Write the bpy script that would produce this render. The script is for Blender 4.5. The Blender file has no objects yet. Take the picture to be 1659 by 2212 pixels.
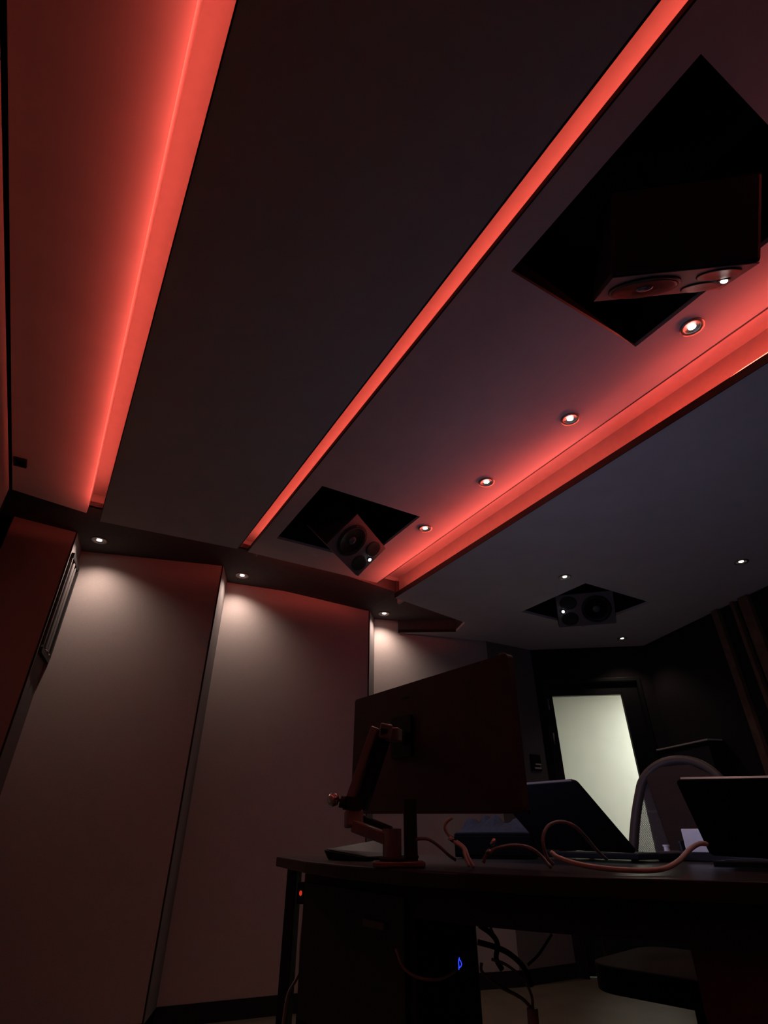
import bpy, math, random
from mathutils import Vector, Matrix
from mathutils.geometry import tessellate_polygon
random.seed(7)
scene = bpy.context.scene
COL = scene.collection
PI = math.pi

# ------------------------------------------------------------------ camera
EYE = 0.85                                    # camera height above the floor
FPX, CX, CY = 1148.5, 829.5, 1106.0
PITCH = math.atan(702.0 / FPX)
cam_d = bpy.data.cameras.new('camera')
cam_d.sensor_fit = 'HORIZONTAL'; cam_d.sensor_width = 36.0
cam_d.lens = FPX / 1659.0 * 36.0
cam_d.clip_start = 0.02; cam_d.clip_end = 60
cam = bpy.data.objects.new('camera', cam_d); COL.objects.link(cam)
cam.location = (0, 0, EYE); cam.rotation_euler = (PI / 2 + PITCH, 0, 0)
scene.camera = cam

# ------------------------------------------------------------------ world, view
w = bpy.data.worlds.new('world'); scene.world = w; w.use_nodes = True
w.node_tree.nodes['Background'].inputs[0].default_value = (0.02, 0.012, 0.014, 1)
w.node_tree.nodes['Background'].inputs[1].default_value = 0.02
vs = scene.view_settings
vs.view_transform = 'Standard'; vs.look = 'None'; vs.gamma = 1.0; vs.use_curve_mapping = False
vs.exposure = 0.0

# light levels (lamps the room has)
LED_RED = (1.0, 0.110, 0.075)
LED_W = 1.8                                   # watts per metre of cove strip
WARM = (1.0, 0.75, 0.65)
SPOT_WALL, SPOT_ROOM = 14.0, 3.0
SCREEN = 1.1
LAPTOP = 2.2
CORRIDOR_W = 92.0

# ------------------------------------------------------------------ frames of reference
AZ = math.radians(-30.551)                    # the ceiling coves run along this bearing
D1 = Vector((math.sin(AZ), math.cos(AZ)))     # along the coves
D2 = Vector((math.cos(AZ), -math.sin(AZ)))    # across the coves
def ST(s, t):
    return (D2.x * s + D1.x * t, D2.y * s + D1.y * t)
def ST3(s, t, up):
    x, y = ST(s, t); return Vector((x, y, up + EYE))
def U(up): return up + EYE
_c, _s = math.cos(PITCH), math.sin(PITCH)
def at(px, py, Y):                            # survey helper: photo point at distance Y -> world point
    X, Yd = px - CX, py - CY
    h = Yd * _s + FPX * _c; u = -Yd * _c + FPX * _s
    k = Y / h
    return Vector((X * k, Y, u * k + EYE))

# ------------------------------------------------------------------ materials
MATS = {}
def mat(name, col, rough=0.6, metal=0.0, noise=0.0, scale=40.0, bump=0.0, spec=0.5, emit=None, estr=0.0):
    if name in MATS: return MATS[name]
    m = bpy.data.materials.new(name); m.use_nodes = True
    nt = m.node_tree; b = nt.nodes['Principled BSDF']
    c4 = (col[0], col[1], col[2], 1)
    b.inputs['Base Color'].default_value = c4
    b.inputs['Roughness'].default_value = rough
    b.inputs['Metallic'].default_value = metal
    b.inputs['Specular IOR Level'].default_value = spec
    if noise or bump:
        tc = nt.nodes.new('ShaderNodeTexCoord')
        n = nt.nodes.new('ShaderNodeTexNoise'); n.inputs['Scale'].default_value = scale
        n.inputs['Detail'].default_value = 4
        nt.links.new(tc.outputs['Object'], n.inputs['Vector'])
        if noise:
            r = nt.nodes.new('ShaderNodeValToRGB')
            r.color_ramp.elements[0].position = 0.3; r.color_ramp.elements[1].position = 0.7
            r.color_ramp.elements[0].color = tuple(v * (1 - noise) for v in col) + (1,)
            r.color_ramp.elements[1].color = tuple(min(1, v * (1 + noise)) for v in col) + (1,)
            nt.links.new(n.outputs['Fac'], r.inputs['Fac']); nt.links.new(r.outputs['Color'], b.inputs['Base Color'])
        if bump:
            bp = nt.nodes.new('ShaderNodeBump'); bp.inputs['Strength'].default_value = bump
            bp.inputs['Distance'].default_value = 0.002
            nt.links.new(n.outputs['Fac'], bp.inputs['Height']); nt.links.new(bp.outputs['Normal'], b.inputs['Normal'])
    if emit:
        b.inputs['Emission Color'].default_value = tuple(emit) + (1,)
        b.inputs['Emission Strength'].default_value = estr
    MATS[name] = m
    return m
M_ceil = mat('ceiling_paint', (0.66, 0.63, 0.64), 0.8, noise=0.04, scale=8, bump=0.08, spec=0.2)
M_cove = mat('cove_paint', (0.50, 0.47, 0.46), 0.8, noise=0.03, scale=30, spec=0.2)
M_fab = mat('wall_fabric', (0.43, 0.38, 0.355), 0.95, noise=0.08, scale=300, bump=0.25, spec=0.05)
M_ret = mat('return_paint', (0.17, 0.155, 0.15), 0.8, noise=0.04, scale=40, spec=0.2)
M_front = mat('front_fabric', (0.48, 0.44, 0.42), 0.95, noise=0.06, scale=250, bump=0.2, spec=0.05)
M_soffit = mat('soffit_black', (0.075, 0.066, 0.066), 0.85, noise=0.1, scale=50, spec=0.2)
M_blackpaint = mat('black_paint', (0.014, 0.013, 0.013), 0.75, noise=0.15, scale=30, spec=0.25)
M_trim = mat('black_trim', (0.010, 0.010, 0.010), 0.5, spec=0.3)
M_darkwall = mat('dark_wall', (0.028, 0.023, 0.024), 0.9, noise=0.15, scale=120, bump=0.15, spec=0.1)
M_batten = mat('batten_wood', (0.16, 0.09, 0.06), 0.6, noise=0.25, scale=14, spec=0.3)
M_floor = mat('floor_boards', (0.11, 0.085, 0.06), 0.5, noise=0.15, scale=6, spec=0.4)
M_desk = mat('desk_black', (0.022, 0.019, 0.019), 0.35, noise=0.2, scale=18, spec=0.4)
M_deskside = mat('desk_side', (0.020, 0.016, 0.016), 0.6, noise=0.2, scale=14, spec=0.25)
M_brown = mat('pedestal_brown', (0.10, 0.06, 0.05), 0.6, noise=0.2, scale=9, spec=0.3)
M_plast = mat('black_plastic', (0.020, 0.018, 0.018), 0.45, noise=0.08, scale=90, spec=0.4)
M_monback = mat('monitor_back', (0.075, 0.050, 0.052), 0.55, noise=0.05, scale=60, spec=0.3)
M_silver = mat('arm_silver', (0.32, 0.29, 0.28), 0.4, metal=0.6, noise=0.05, scale=50)
M_chrome = mat('chrome', (0.85, 0.83, 0.80), 0.15, metal=1.0)
M_lap = mat('laptop_dark', (0.008, 0.008, 0.010), 0.6, spec=0.15, noise=0.05, scale=60)
M_lapedge = mat('laptop_edge', (0.45, 0.44, 0.43), 0.3, metal=0.8)
M_spk = mat('speaker_grey', (0.15, 0.14, 0.145), 0.55, noise=0.05, scale=90, spec=0.4)
M_cone = mat('cone_black', (0.018, 0.018, 0.020), 0.45, noise=0.1, scale=60, spec=0.4)
M_cap = mat('dust_cap', (0.09, 0.10, 0.12), 0.22, spec=0.6)
M_wcable = mat('white_cable', (0.66, 0.60, 0.55), 0.5, noise=0.05, scale=90)
M_gcable = mat('grey_cable', (0.33, 0.31, 0.32), 0.5, noise=0.05, scale=90)
M_bcable = mat('black_cable', (0.03, 0.026, 0.025), 0.55, noise=0.05, scale=90)
M_white = mat('white_plastic', (0.75, 0.70, 0.64), 0.45, noise=0.03, scale=60)
M_chair = mat('chair_fabric', (0.055, 0.038, 0.033), 0.9, noise=0.12, scale=220, bump=0.3, spec=0.1)
M_chairf = mat('chair_frame', (0.07, 0.052, 0.045), 0.5, noise=0.05, scale=60)
M_seat = mat('seat_black', (0.018, 0.015, 0.015), 0.85, noise=0.15, scale=150, bump=0.2, spec=0.1)
M_cloth = mat('cloth_bluegrey', (0.05, 0.051, 0.060), 0.95, noise=0.1, scale=160, bump=0.3, spec=0.05)
M_corr = mat('corridor_paint', (0.72, 0.715, 0.67), 0.85, noise=0.03, scale=4, spec=0.2)
M_lamp = mat('lamp_glass', (1, 1, 1), 0.3, emit=(1.0, 0.95, 0.86), estr=14.0)
M_reflector = mat('lamp_reflector', (0.80, 0.74, 0.66), 0.2, metal=0.9)
M_ring = mat('lamp_ring', (0.30, 0.27, 0.26), 0.35, metal=0.7)
M_ledr = mat('led_red', (1, 0.3, 0.2), 0.5, emit=LED_RED, estr=9.0)
M_ledlow = mat('led_red_diffuser', (1, 0.3, 0.2), 0.5, emit=LED_RED, estr=1.2)
M_stat = mat('status_white', (1, 1, 1), 0.3, emit=(1.0, 0.97, 0.94), estr=8.0)
M_blue = mat('blue_glow', (0.1, 0.1, 1), 0.3, emit=(0.02, 0.05, 1.0), estr=2.2)
M_redled = mat('red_glow', (1, 0.1, 0.05), 0.3, emit=(1.0, 0.06, 0.03), estr=0.5)
M_screen = mat('screen_lit', (0.02, 0.02, 0.02), 0.3, emit=(0.58, 0.60, 1.0), estr=SCREEN)
M_lapscreen = mat('laptop_screen_lit', (0.02, 0.02, 0.02), 0.3, emit=(0.60, 0.60, 1.0), estr=LAPTOP)
M_case = mat('case_black', (0.004, 0.004, 0.004), 0.8, spec=0.05)
M_screenoff = mat('screen_off', (0.008, 0.008, 0.010), 0.4, spec=0.25)

def glass_mat():
    m = bpy.data.materials.new('door_glass'); m.use_nodes = True
    nt = m.node_tree; nt.nodes.clear()
    o = nt.nodes.new('ShaderNodeOutputMaterial'); mx = nt.nodes.new('ShaderNodeMixShader')
    tr = nt.nodes.new('ShaderNodeBsdfTransparent'); gl = nt.nodes.new('ShaderNodeBsdfGlossy'); fr = nt.nodes.new('ShaderNodeFresnel')
    fr.inputs['IOR'].default_value = 1.5; gl.inputs['Roughness'].default_value = 0.0
    tr.inputs['Color'].default_value = (0.93, 0.95, 0.92, 1)
    nt.links.new(fr.outputs[0], mx.inputs[0]); nt.links.new(tr.outputs[0], mx.inputs[1]); nt.links.new(gl.outputs[0], mx.inputs[2])
    nt.links.new(mx.outputs[0], o.inputs['Surface'])
    return m
M_glass = glass_mat()
def mesh_mat():
    m = bpy.data.materials.new('chair_mesh'); m.use_nodes = True
    nt = m.node_tree; b = nt.nodes['Principled BSDF']
    b.inputs['Base Color'].default_value = (0.12, 0.10, 0.10, 1); b.inputs['Roughness'].default_value = 0.8
    o = nt.nodes['Material Output']; tr = nt.nodes.new('ShaderNodeBsdfTransparent'); mx = nt.nodes.new('ShaderNodeMixShader')
    tc = nt.nodes.new('ShaderNodeTexCoord'); ck = nt.nodes.new('ShaderNodeTexChecker'); ck.inputs['Scale'].default_value = 260
    mp = nt.nodes.new('ShaderNodeMapRange'); mp.inputs['To Min'].default_value = 0.25; mp.inputs['To Max'].default_value = 0.75
    nt.links.new(tc.outputs['Object'], ck.inputs['Vector']); nt.links.new(ck.outputs['Fac'], mp.inputs['Value'])
    nt.links.new(mp.outputs[0], mx.inputs[0]); nt.links.new(b.outputs[0], mx.inputs[2]); nt.links.new(tr.outputs[0], mx.inputs[1])
    nt.links.new(mx.outputs[0], o.inputs['Surface'])
    return m
M_mesh = mesh_mat()

# ------------------------------------------------------------------ mesh building
class MB:
    def __init__(s): s.v = []; s.f = []
    def add(s, vs, fs):
        o = len(s.v); s.v += [tuple(p) for p in vs]; s.f += [tuple(i + o for i in f) for f in fs]; return s
    def box(s, a, b):
        x0, y0, z0 = a; x1, y1, z1 = b
        return s.add([(x0,y0,z0),(x1,y0,z0),(x1,y1,z0),(x0,y1,z0),(x0,y0,z1),(x1,y0,z1),(x1,y1,z1),(x0,y1,z1)],
                     [(0,3,2,1),(4,5,6,7),(0,1,5,4),(1,2,6,5),(2,3,7,6),(3,0,4,7)])
    def hexa(s, p):                            # 8 points, bottom ring then top ring
        return s.add(p, [(0,3,2,1),(4,5,6,7),(0,1,5,4),(1,2,6,5),(2,3,7,6),(3,0,4,7)])
    def slab(s, outer, holes, z0, z1):
        rings = [[Vector((x, y, 0)) for x, y in outer]] + [[Vector((x, y, 0)) for x, y in h] for h in holes]
        tris = tessellate_polygon(rings)
        flat = [p for r in rings for p in r]; n = len(flat)
        vs = [(p.x, p.y, z0) for p in flat] + [(p.x, p.y, z1) for p in flat]
        fs = []
        for a, b, c in tris:
            nrm = (flat[b] - flat[a]).cross(flat[c] - flat[a]).z
            if nrm < 0: b, c = c, b
            fs.append((a, c, b)); fs.append((a + n, b + n, c + n))
        o = 0
        for r in rings:
            k = len(r)
            for i in range(k):
                j = (i + 1) % k; fs.append((o + i, o + j, o + j + n, o + i + n))
            o += k
        return s.add(vs, fs)
    def prism(s, poly, z0, z1): return s.slab(poly, [], z0, z1)
    def tube(s, pts, r, seg=8, caps=True):
        pts = [Vector(p) for p in pts]; n = len(pts)
        rs = r if isinstance(r, (list, tuple)) else [r] * n
        up = Vector((0, 0, 1)); base = len(s.v); vs = []; prev = None
        for i, p in enumerate(pts):
            d = (pts[min(i + 1, n - 1)] - pts[max(i - 1, 0)]).normalized()
            if prev is None:
                a = d.cross(up)
                if a.length < 1e-3: a = d.cross(Vector((1, 0, 0)))
            else: a = prev - d * prev.dot(d)
            a.normalize(); prev = a; b = d.cross(a)
            for k in range(seg):
                t = 2 * PI * k / seg; vs.append(p + (a * math.cos(t) + b * math.sin(t)) * rs[i])
        fs = []
        for i in range(n - 1):
            for k in range(seg):
                q = (k + 1) % seg; fs.append((i*seg+k, i*seg+q, (i+1)*seg+q, (i+1)*seg+k))
        if caps: fs += [tuple(range(seg - 1, -1, -1)), tuple(range((n-1)*seg, n*seg))]
        return s.add(vs, fs)
    def lathe(s, prof, seg=24, M=None, sx=1, sy=1):   # profile (r, z) about Z
        M = M or Matrix.Identity(4); vs = []; n = len(prof)
        for r, z in prof:
            for k in range(seg):
                t = 2 * PI * k / seg; vs.append(M @ Vector((r * math.cos(t) * sx, r * math.sin(t) * sy, z)))
        fs = []
        for i in range(n - 1):
            for k in range(seg):
                q = (k + 1) % seg; fs.append((i*seg+k, i*seg+q, (i+1)*seg+q, (i+1)*seg+k))
        if prof[0][0] > 1e-6: fs.append(tuple(range(seg - 1, -1, -1)))
        if prof[-1][0] > 1e-6: fs.append(tuple(range((n-1)*seg, n*seg)))
        return s.add(vs, fs)
    def build(s, name, m, parent=None, bevel=0.0, smooth=False, world=True):
        me = bpy.data.meshes.new(name); me.from_pydata(s.v, [], s.f); me.validate(); me.update()
        import bmesh
        bm = bmesh.new(); bm.from_mesh(me)
        bmesh.ops.remove_doubles(bm, verts=bm.verts, dist=1e-6)
        bmesh.ops.recalc_face_normals(bm, faces=bm.faces)
        bm.to_mesh(me); bm.free()
        me.materials.append(m)
        if smooth:
            for p in me.polygons: p.use_smooth = True
        o = bpy.data.objects.new(name, me); COL.objects.link(o)
        if parent is not None:
            o.parent = parent
            if world: o.matrix_parent_inverse = parent.matrix_world.inverted()
        if bevel:
            b = o.modifiers.new('bevel', 'BEVEL'); b.width = bevel; b.segments = 2; b.limit_method = 'ANGLE'
        return o
def tag(o, label=None, cat=None, group=None, kind=None):
    if label: o['label'] = label
    if cat: o['category'] = cat
    if group: o['group'] = group
    if kind: o['kind'] = kind
    return o
def empty(name, M):
    o = bpy.data.objects.new(name, None); COL.objects.link(o)
    o.empty_display_size = 0.05
    if not isinstance(M, Matrix): M = Matrix.Translation(Vector(M))
    o.matrix_world = M
    return o
def basis(origin, X, Y, Z):
    M = Matrix.Identity(4)
    for i, a in enumerate((X, Y, Z)):
        for k in range(3): M[k][i] = a[k]
    for k in range(3): M[k][3] = origin[k]
    return M
def struct(o, label=None): o['kind'] = 'structure'; return tag(o, label)
def strip_xy(A, B, th):                        # vertical sheet in plan, thickened to the far side
    A = Vector(A); B = Vector(B); d = (B - A).normalized(); n = Vector((-d.y, d.x))
    return [tuple(A), tuple(B), tuple(B + n * th), tuple(A + n * th)]
def rect_st(s0, s1, t0, t1): return [ST(s0, t0), ST(s1, t0), ST(s1, t1), ST(s0, t1)]
def spline(pts, n=6):                          # Catmull-Rom through world points
    P = [Vector(p) for p in pts]; P = [P[0] * 2 - P[1]] + P + [P[-1] * 2 - P[-2]]; out = []
    for i in range(1, len(P) - 2):
        a, b, c, d = P[i-1], P[i], P[i+1], P[i+2]
        for k in range(n):
            t = k / n
            out.append(0.5 * ((2*b) + (c-a)*t + (2*a-5*b+4*c-d)*t*t + (3*b-a-3*c+d)*t*t*t))
    out.append(P[-2]); return out

# ================================================================== THE SETTING
Z_W, Z_P1, Z_P2, Z_P3, Z_SLOT = 1.60, 1.52, 1.60, 1.49, 1.66      # heights above the camera
T0 = -1.8                                                          # behind the camera
CORN_L = (1.364, 4.907); CORN_R = (2.370, 4.781)
RW = Vector((2.721 - 2.418, 3.487 - 4.877)).normalized()           # along the right wall, towards the camera
def rw(m): return (CORN_R[0] + RW.x * m, CORN_R[1] + RW.y * m)
BW = Vector((CORN_R[0] - CORN_L[0], CORN_R[1] - CORN_L[1])).normalized()
def bw(m, back=0.0):                                               # along the back wall (back = metres behind its face)
    return (CORN_L[0] + BW.x * m - BW.y * back, CORN_L[1] + BW.y * m + BW.x * back)
near_l = ST(-0.525, T0); near_r = rw(6.95)

# floor
fl = struct(MB().prism([(-4, -2.8), (5.5, -2.8), (5.5, 5.6), (-4, 5.6)], -0.04, 0.0).build('floor', M_floor))

# left wall: sawtooth of upholstered panels
PAN = [((-2.245, 2.765), (-1.965, 2.965)), ((-2.060, 3.222), (-1.160, 3.453)), ((-1.200, 3.739), (-0.125, 4.191)),
       ((-0.085, 4.370), (0.911, 4.647))]
PTOP = (Z_SLOT, Z_SLOT, Z_SLOT, 1.60)                              # panel tops above the camera
wl = MB()
bk = [(-2.95, 2.55), (-2.45, 3.30), (-1.4, 4.0), (-0.20, 4.52), (0.89, 4.83), (1.364, 5.10), (1.364, 5.20), (-0.3, 4.75), (-2.6, 3.45), (-3.1, 2.6)]
wl.prism(bk, 0.0, U(1.9))
wall_left = struct(wl.build('wall_left', M_blackpaint))
for i, (a, b) in enumerate(PAN):
    MB().prism(strip_xy(a, b, 0.05), 0.085, U(PTOP[i])).build('acoustic_panel', M_fab, wall_left, bevel=0.004)
    d = (Vector(b) - Vector(a)).normalized()
    if i < 3:
        MB().prism(strip_xy(b, Vector(b) + d * 0.009, 0.05), 0.085, U(Z_SLOT)).build('edge_trim', M_trim, wall_left)
RET = [(PAN[0][1], PAN[1][0]), (PAN[1][1], PAN[2][0]), (PAN[2][1], PAN[3][0])]
for a, b in RET:
    d = (Vector(b) - Vector(a)).normalized(); n = Vector((d.y, -d.x))
    a2 = Vector(a) + n * 0.0095; b2 = Vector(b) + n * 0.004
    MB().prism([tuple(a2), tuple(b2), tuple(b2 - n * 0.003), tuple(a2 - n * 0.003)], 0.085, U(Z_SLOT)).build('wall_return', M_ret, wall_left)
# flat end of the left wall beside the door
MB().prism(strip_xy((0.911, 4.647), CORN_L, 0.06), 0.085, U(1.60)).build('end_panel', M_ret, wall_left)
bb = MB()
for a, b in PAN + [((0.911, 4.647), CORN_L)]:
    bb.prism(strip_xy(a, b, 0.06), 0.0, 0.083)
struct(bb.build('baseboard_left', M_blackpaint))

# front wall (beside the camera, fabric) with its black corner post
wf = struct(MB().prism([ST(-0.525, T0), ST(-0.525, 3.04), ST(-0.60, 3.04), ST(-0.60, T0)], 0.0, U(1.585)).build('wall_front', M_front))
MB().prism([ST(-0.56, 3.045), ST(-0.56, 3.30), ST(-1.6, 3.6), ST(-1.6, 3.045)], 0.0, U(1.9)).build('corner_return', M_blackpaint, wf)
MB().prism(rect_st(-0.66, -0.535, T0, 3.04), U(1.587), U(1.75)).build('shadow_gap', M_trim, wf)

# near wall behind the camera and right wall
struct(MB().prism([near_l, near_r, (near_r[0] - 0.05, near_r[1] - 0.1), (near_l[0] - 0.05, near_l[1] - 0.1)], 0.0, U(1.9)).build('wall_near', M_fab))
a, b = Vector(rw(0)), Vector(rw(6.95)); n = Vector((-RW.y, RW.x))
wall_right = struct(MB().prism([tuple(a), tuple(b), tuple(b + n * 0.1), tuple(a + n * 0.1)], 0.0, U(1.9)).build('wall_right', M_darkwall))
for m0, m1 in ((0.885, 0.945), (1.075, 1.105), (1.15, 1.235)):
    p0, p1 = Vector(rw(m0)), Vector(rw(m1))
    MB().prism([tuple(p0), tuple(p1), tuple(p1 - n * 0.035), tuple(p0 - n * 0.035)], 0.0, U(Z_P3) - 0.002).build('batten', M_batten, wall_right, bevel=0.003)

# back wall with the glazed door
DM0, DM1, DTOP = 0.054, 0.906, 2.060
LEN = (Vector(CORN_R) - Vector(CORN_L)).length
def bwbox(mb, m0, m1, z0, z1, f, bk):          # f = front offset (towards room), bk = depth behind
    return mb.prism([bw(m0, -f), bw(m1, -f), bw(m1, bk), bw(m0, bk)], z0, z1)
wb = MB(); bwbox(wb, 0.0, DM0, 0, U(1.9), 0, 0.12); bwbox(wb, DM1, LEN, 0, U(1.9), 0, 0.12); bwbox(wb, DM0, DM1, DTOP, U(1.9), 0, 0.12)
wall_back = struct(wb.build('wall_back', M_darkwall))
door = empty('door_1', (bw(0.49)[0], bw(0.49)[1], 0)); struct(door)
fr = MB(); bwbox(fr, DM0, DM0 + 0.03, 0, DTOP, 0.02, 0.12); bwbox(fr, DM1 - 0.03, DM1, 0, DTOP, 0.02, 0.12); bwbox(fr, DM0 + 0.03, DM1 - 0.03, DTOP - 0.03, DTOP, 0.02, 0.12)
fr.build('door_frame', M_trim, door, bevel=0.003)
G0, G1, GT, GB = 0.137, 0.735, 1.923, 0.25
for nm, m0, m1, z0, z1 in (('stile', DM0 + 0.032, G0, 0.008, DTOP - 0.032), ('stile', G1, DM1 - 0.032, 0.008, DTOP - 0.032),
                           ('top_rail', G0, G1, GT, DTOP - 0.032), ('bottom_rail', G0, G1, 0.008, GB)):
    bwbox(MB(), m0, m1, z0, z1, -0.02, 0.065).build(nm, M_trim, door, bevel=0.002)
bwbox(MB(), G0 - 0.005, G1 + 0.005, GB - 0.005, GT + 0.005, -0.040, 0.046).build('pane', M_glass, door)
for z in (0.4, 1.52, 1.80):
    MB().tube([(*bw(DM0 + 0.034, -0.024), z), (*bw(DM0 + 0.034, -0.024), z + 0.09)], 0.007).build('hinge', M_silver, door, smooth=True)
hd = MB(); hx = bw(0.82, -0.05); hd.tube([(*bw(0.82, 0.02), 1.02), (*hx, 1.02), (*bw(0.72, -0.05), 1.02)], 0.009); hd.build('door_handle', M_silver, door)

# the lit corridor beyond the door
cw = MB(); F0, F1 = bw(-0.9, 1.75), bw(2.6, 1.15)
cw.prism([F0, F1, (F1[0] + 0.02, F1[1] + 0.1), (F0[0] + 0.02, F0[1] + 0.1)], 0, 2.7)
struct(cw.build('wall_corridor', M_corr))
struct(bwbox(MB(), -0.9, 2.6, 2.30, 2.36, -0.13, 1.85).build('ceiling_corridor', M_corr))
struct(bwbox(MB(), -0.9, 2.6, -0.04, 0.0, -0.13, 1.85).build('floor_corridor', M_floor))
ew = MB(); bwbox(ew, -0.96, -0.9, 0, 2.5, -0.13, 1.85); struct(ew.build('wall_corridor_end', M_corr))
ew = MB(); bwbox(ew, 2.6, 2.66, 0, 2.5, -0.13, 1.85); struct(ew.build('wall_corridor_far', M_corr))

# ceiling: dark plenum slab, suspended panels, cove linings, wall slot
ceiling = struct(MB().prism([(-4, -2.8), (5.5, -2.8), (5.5, 5.6), (-4, 5.6)], U(2.25), U(2.30)).build('ceiling', M_blackpaint))
H1 = (0.911, 1.540, 2.192, 2.870); H2 = (0.915, 1.544, 0.057, 0.722); H3 = (2.911, 3.610, 2.203, 2.837)
def hole(h): return [ST(h[0], h[2]), ST(h[1], h[2]), ST(h[1], h[3]), ST(h[0], h[3])]
E1a, E1b, E2 = 3.044, 2.979, 3.145
S_P1L, S_P1R, S_P2L, S_P2R, S_P3L = -0.0646, 0.704, 0.816, 1.795, 1.921
MB().prism([ST(-0.515, T0), ST(-0.147, T0), ST(-0.147, 3.140), ST(-0.515, 3.075)], U(Z_W), U(Z_W) + 0.14).build('ceiling_panel', M_ceil, ceiling)
MB().prism([ST(S_P1L, T0), ST(S_P1R, T0), ST(S_P1R, E1b), ST(S_P1L, E1a)], U(Z_P1), U(Z_P1) + 0.018).build('ceiling_panel', M_ceil, ceiling)
MB().slab([ST(S_P2L, T0), ST(S_P2R, T0), ST(S_P2R, E2), ST(S_P2L, E2)], [hole(H1), hole(H2)], U(Z_P2), U(Z_P2) + 0.018).build('ceiling_panel', M_ceil, ceiling)
SL = [(1.921, 3.095), (2.687, 3.251), (2.762, 3.473)]
p3 = [ST(S_P3L, T0), rw(6.9), CORN_R, CORN_L, (0.911, 4.647), (0.12, 4.415)] + [ST(*SL[2]), ST(*SL[1]), ST(*SL[0])]
MB().slab(p3, [hole(H3)], U(Z_P3), U(Z_P3) + 0.020).build('ceiling_panel', M_ceil, ceiling)
# black edge trims of the panels along the coves
def trim_st(s0, s1, t0, t1, z0, z1): return MB().prism(rect_st(s0, s1, t0, t1), U(z0), U(z1)).build('panel_edge', M_trim, ceiling)
trim_st(S_P1L - 0.004, S_P1L, T0, E1a, Z_P1 - 0.001, 1.557)
trim_st(S_P1R, S_P1R + 0.006, T0, E1b, Z_P1 - 0.001, Z_P1 + 0.02)
trim_st(S_P2L - 0.006, S_P2L, T0, E2, Z_P2 - 0.001, Z_P2 + 0.02)
trim_st(S_P2R, S_P2R + 0.006, T0, E2, Z_P2 - 0.001, Z_P2 + 0.02)
trim_st(S_P3L - 0.004, S_P3L, T0, 3.095, Z_P3 - 0.001, 1.526)
# cove linings
CE0, CE1, CE2 = 3.15, 3.215, 3.218
cv = MB(); cv.prism(rect_st(-0.147, 0.12, T0, CE0 + 0.02), U(1.74), U(1.76)); cv.prism(rect_st(-0.147, 0.12, CE0, CE0 + 0.02), U(Z_SLOT), U(1.74))
cv.prism(rect_st(0.10, 0.12, T0, 2.95), U(1.54), U(1.74)); cv.build('cove_lining', M_cove, ceiling)
cv = MB(); cv.prism(rect_st(0.62, 0.895, T0, CE1 + 0.02), U(1.72), U(1.74)); cv.prism(rect_st(0.62, 0.895, CE1, CE1 + 0.02), U(Z_SLOT), U(1.72))
cv.prism(rect_st(0.60, 0.62, T0, 2.95), U(1.54), U(1.74)); cv.prism(rect_st(0.890, 0.895, T0, CE1), U(1.619), U(1.72)); cv.build('cove_lining', M_cove, ceiling)
cv = MB(); cv.prism(rect_st(1.66, 2.05, T0, CE2 + 0.02), U(1.72), U(1.74)); cv.prism(rect_st(1.66, 2.03, CE2, CE2 + 0.02), U(1.63), U(1.72))
cv.prism(rect_st(2.03, 2.05, T0, CE2 + 0.02), U(1.516), U(1.72)); cv.build('cove_lining', M_cove, ceiling)
# soffit of the slot along the left wall
sf = [ST(-0.55, 3.12), ST(-0.15, 3.18), ST(-0.15, 3.15), ST(0.12, 3.15), ST(0.12, 3.215), ST(1.30, 3.215), ST(1.30, 4.1), (-2.0, 3.7), (-2.9, 2.9)]
MB().prism(sf, U(Z_SLOT), U(Z_SLOT) + 0.03).build('slot_soffit', M_soffit, ceiling)
ra, rb, rc, rd = ST(1.30, 3.215), ST(2.00, 3.218), ST(2.00, 3.95), ST(1.30, 4.1)      # gently falling middle piece
MB().hexa([(*ra, U(Z_SLOT)), (*rb, U(1.60)), (*rc, U(1.60)), (*rd, U(Z_SLOT)), (*ra, U(1.69)), (*rb, U(1.69)), (*rc, U(1.69)), (*rd, U(1.69))]).build('slot_soffit', M_soffit, ceiling)
MB().prism([ST(2.00, 3.21), ST(2.72, 3.21), ST(2.81, 3.50), (0.33, 4.50), (-0.30, 4.42), ST(2.00, 3.95)], U(1.60), U(1.69)).build('slot_soffit', M_soffit, ceiling)
e = MB()                                       # slot end and far face below panel three
e.prism([ST(2.687, 3.251), ST(2.762, 3.473), ST(2.785, 3.473), ST(2.715, 3.251)], U(Z_P3) + 0.02, U(1.60))
e.prism([ST(2.762, 3.473), (0.12, 4.413), (0.12, 4.419), ST(2.775, 3.485)], U(Z_P3) + 0.021, U(1.60))
e.build('slot_end', M_soffit, ceiling)
q = Vector(ST(2.762, 3.473))                   # black edge along the far side of the slot
MB().prism([tuple(q), (0.12, 4.415), (0.12, 4.412), (q.x, q.y - 0.003)], U(Z_P3) - 0.001, U(Z_P3) + 0.026).build('panel_edge', M_trim, ceiling)
# black wells above the speaker openings
for h, z in ((H1, Z_P2), (H2, Z_P2), (H3, Z_P3)):
    q = MB(); g = 0.015; zt = U(z) + 0.50; zb = U(z) + 0.0181
    q.prism(rect_st(h[0]-g, h[0]-0.001, h[2]-g, h[3]+g), zb, zt); q.prism(rect_st(h[1]+0.001, h[1]+g, h[2]-g, h[3]+g), zb, zt)
    q.prism(rect_st(h[0], h[1], h[2]-g, h[2]-0.001), zb, zt); q.prism(rect_st(h[0], h[1], h[3]+0.001, h[3]+g), zb, zt)
    q.prism(rect_st(h[0]-g, h[1]+g, h[2]-g, h[3]+g), zt, zt + 0.02)
    q.build('speaker_well', M_blackpaint, ceiling)

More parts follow.
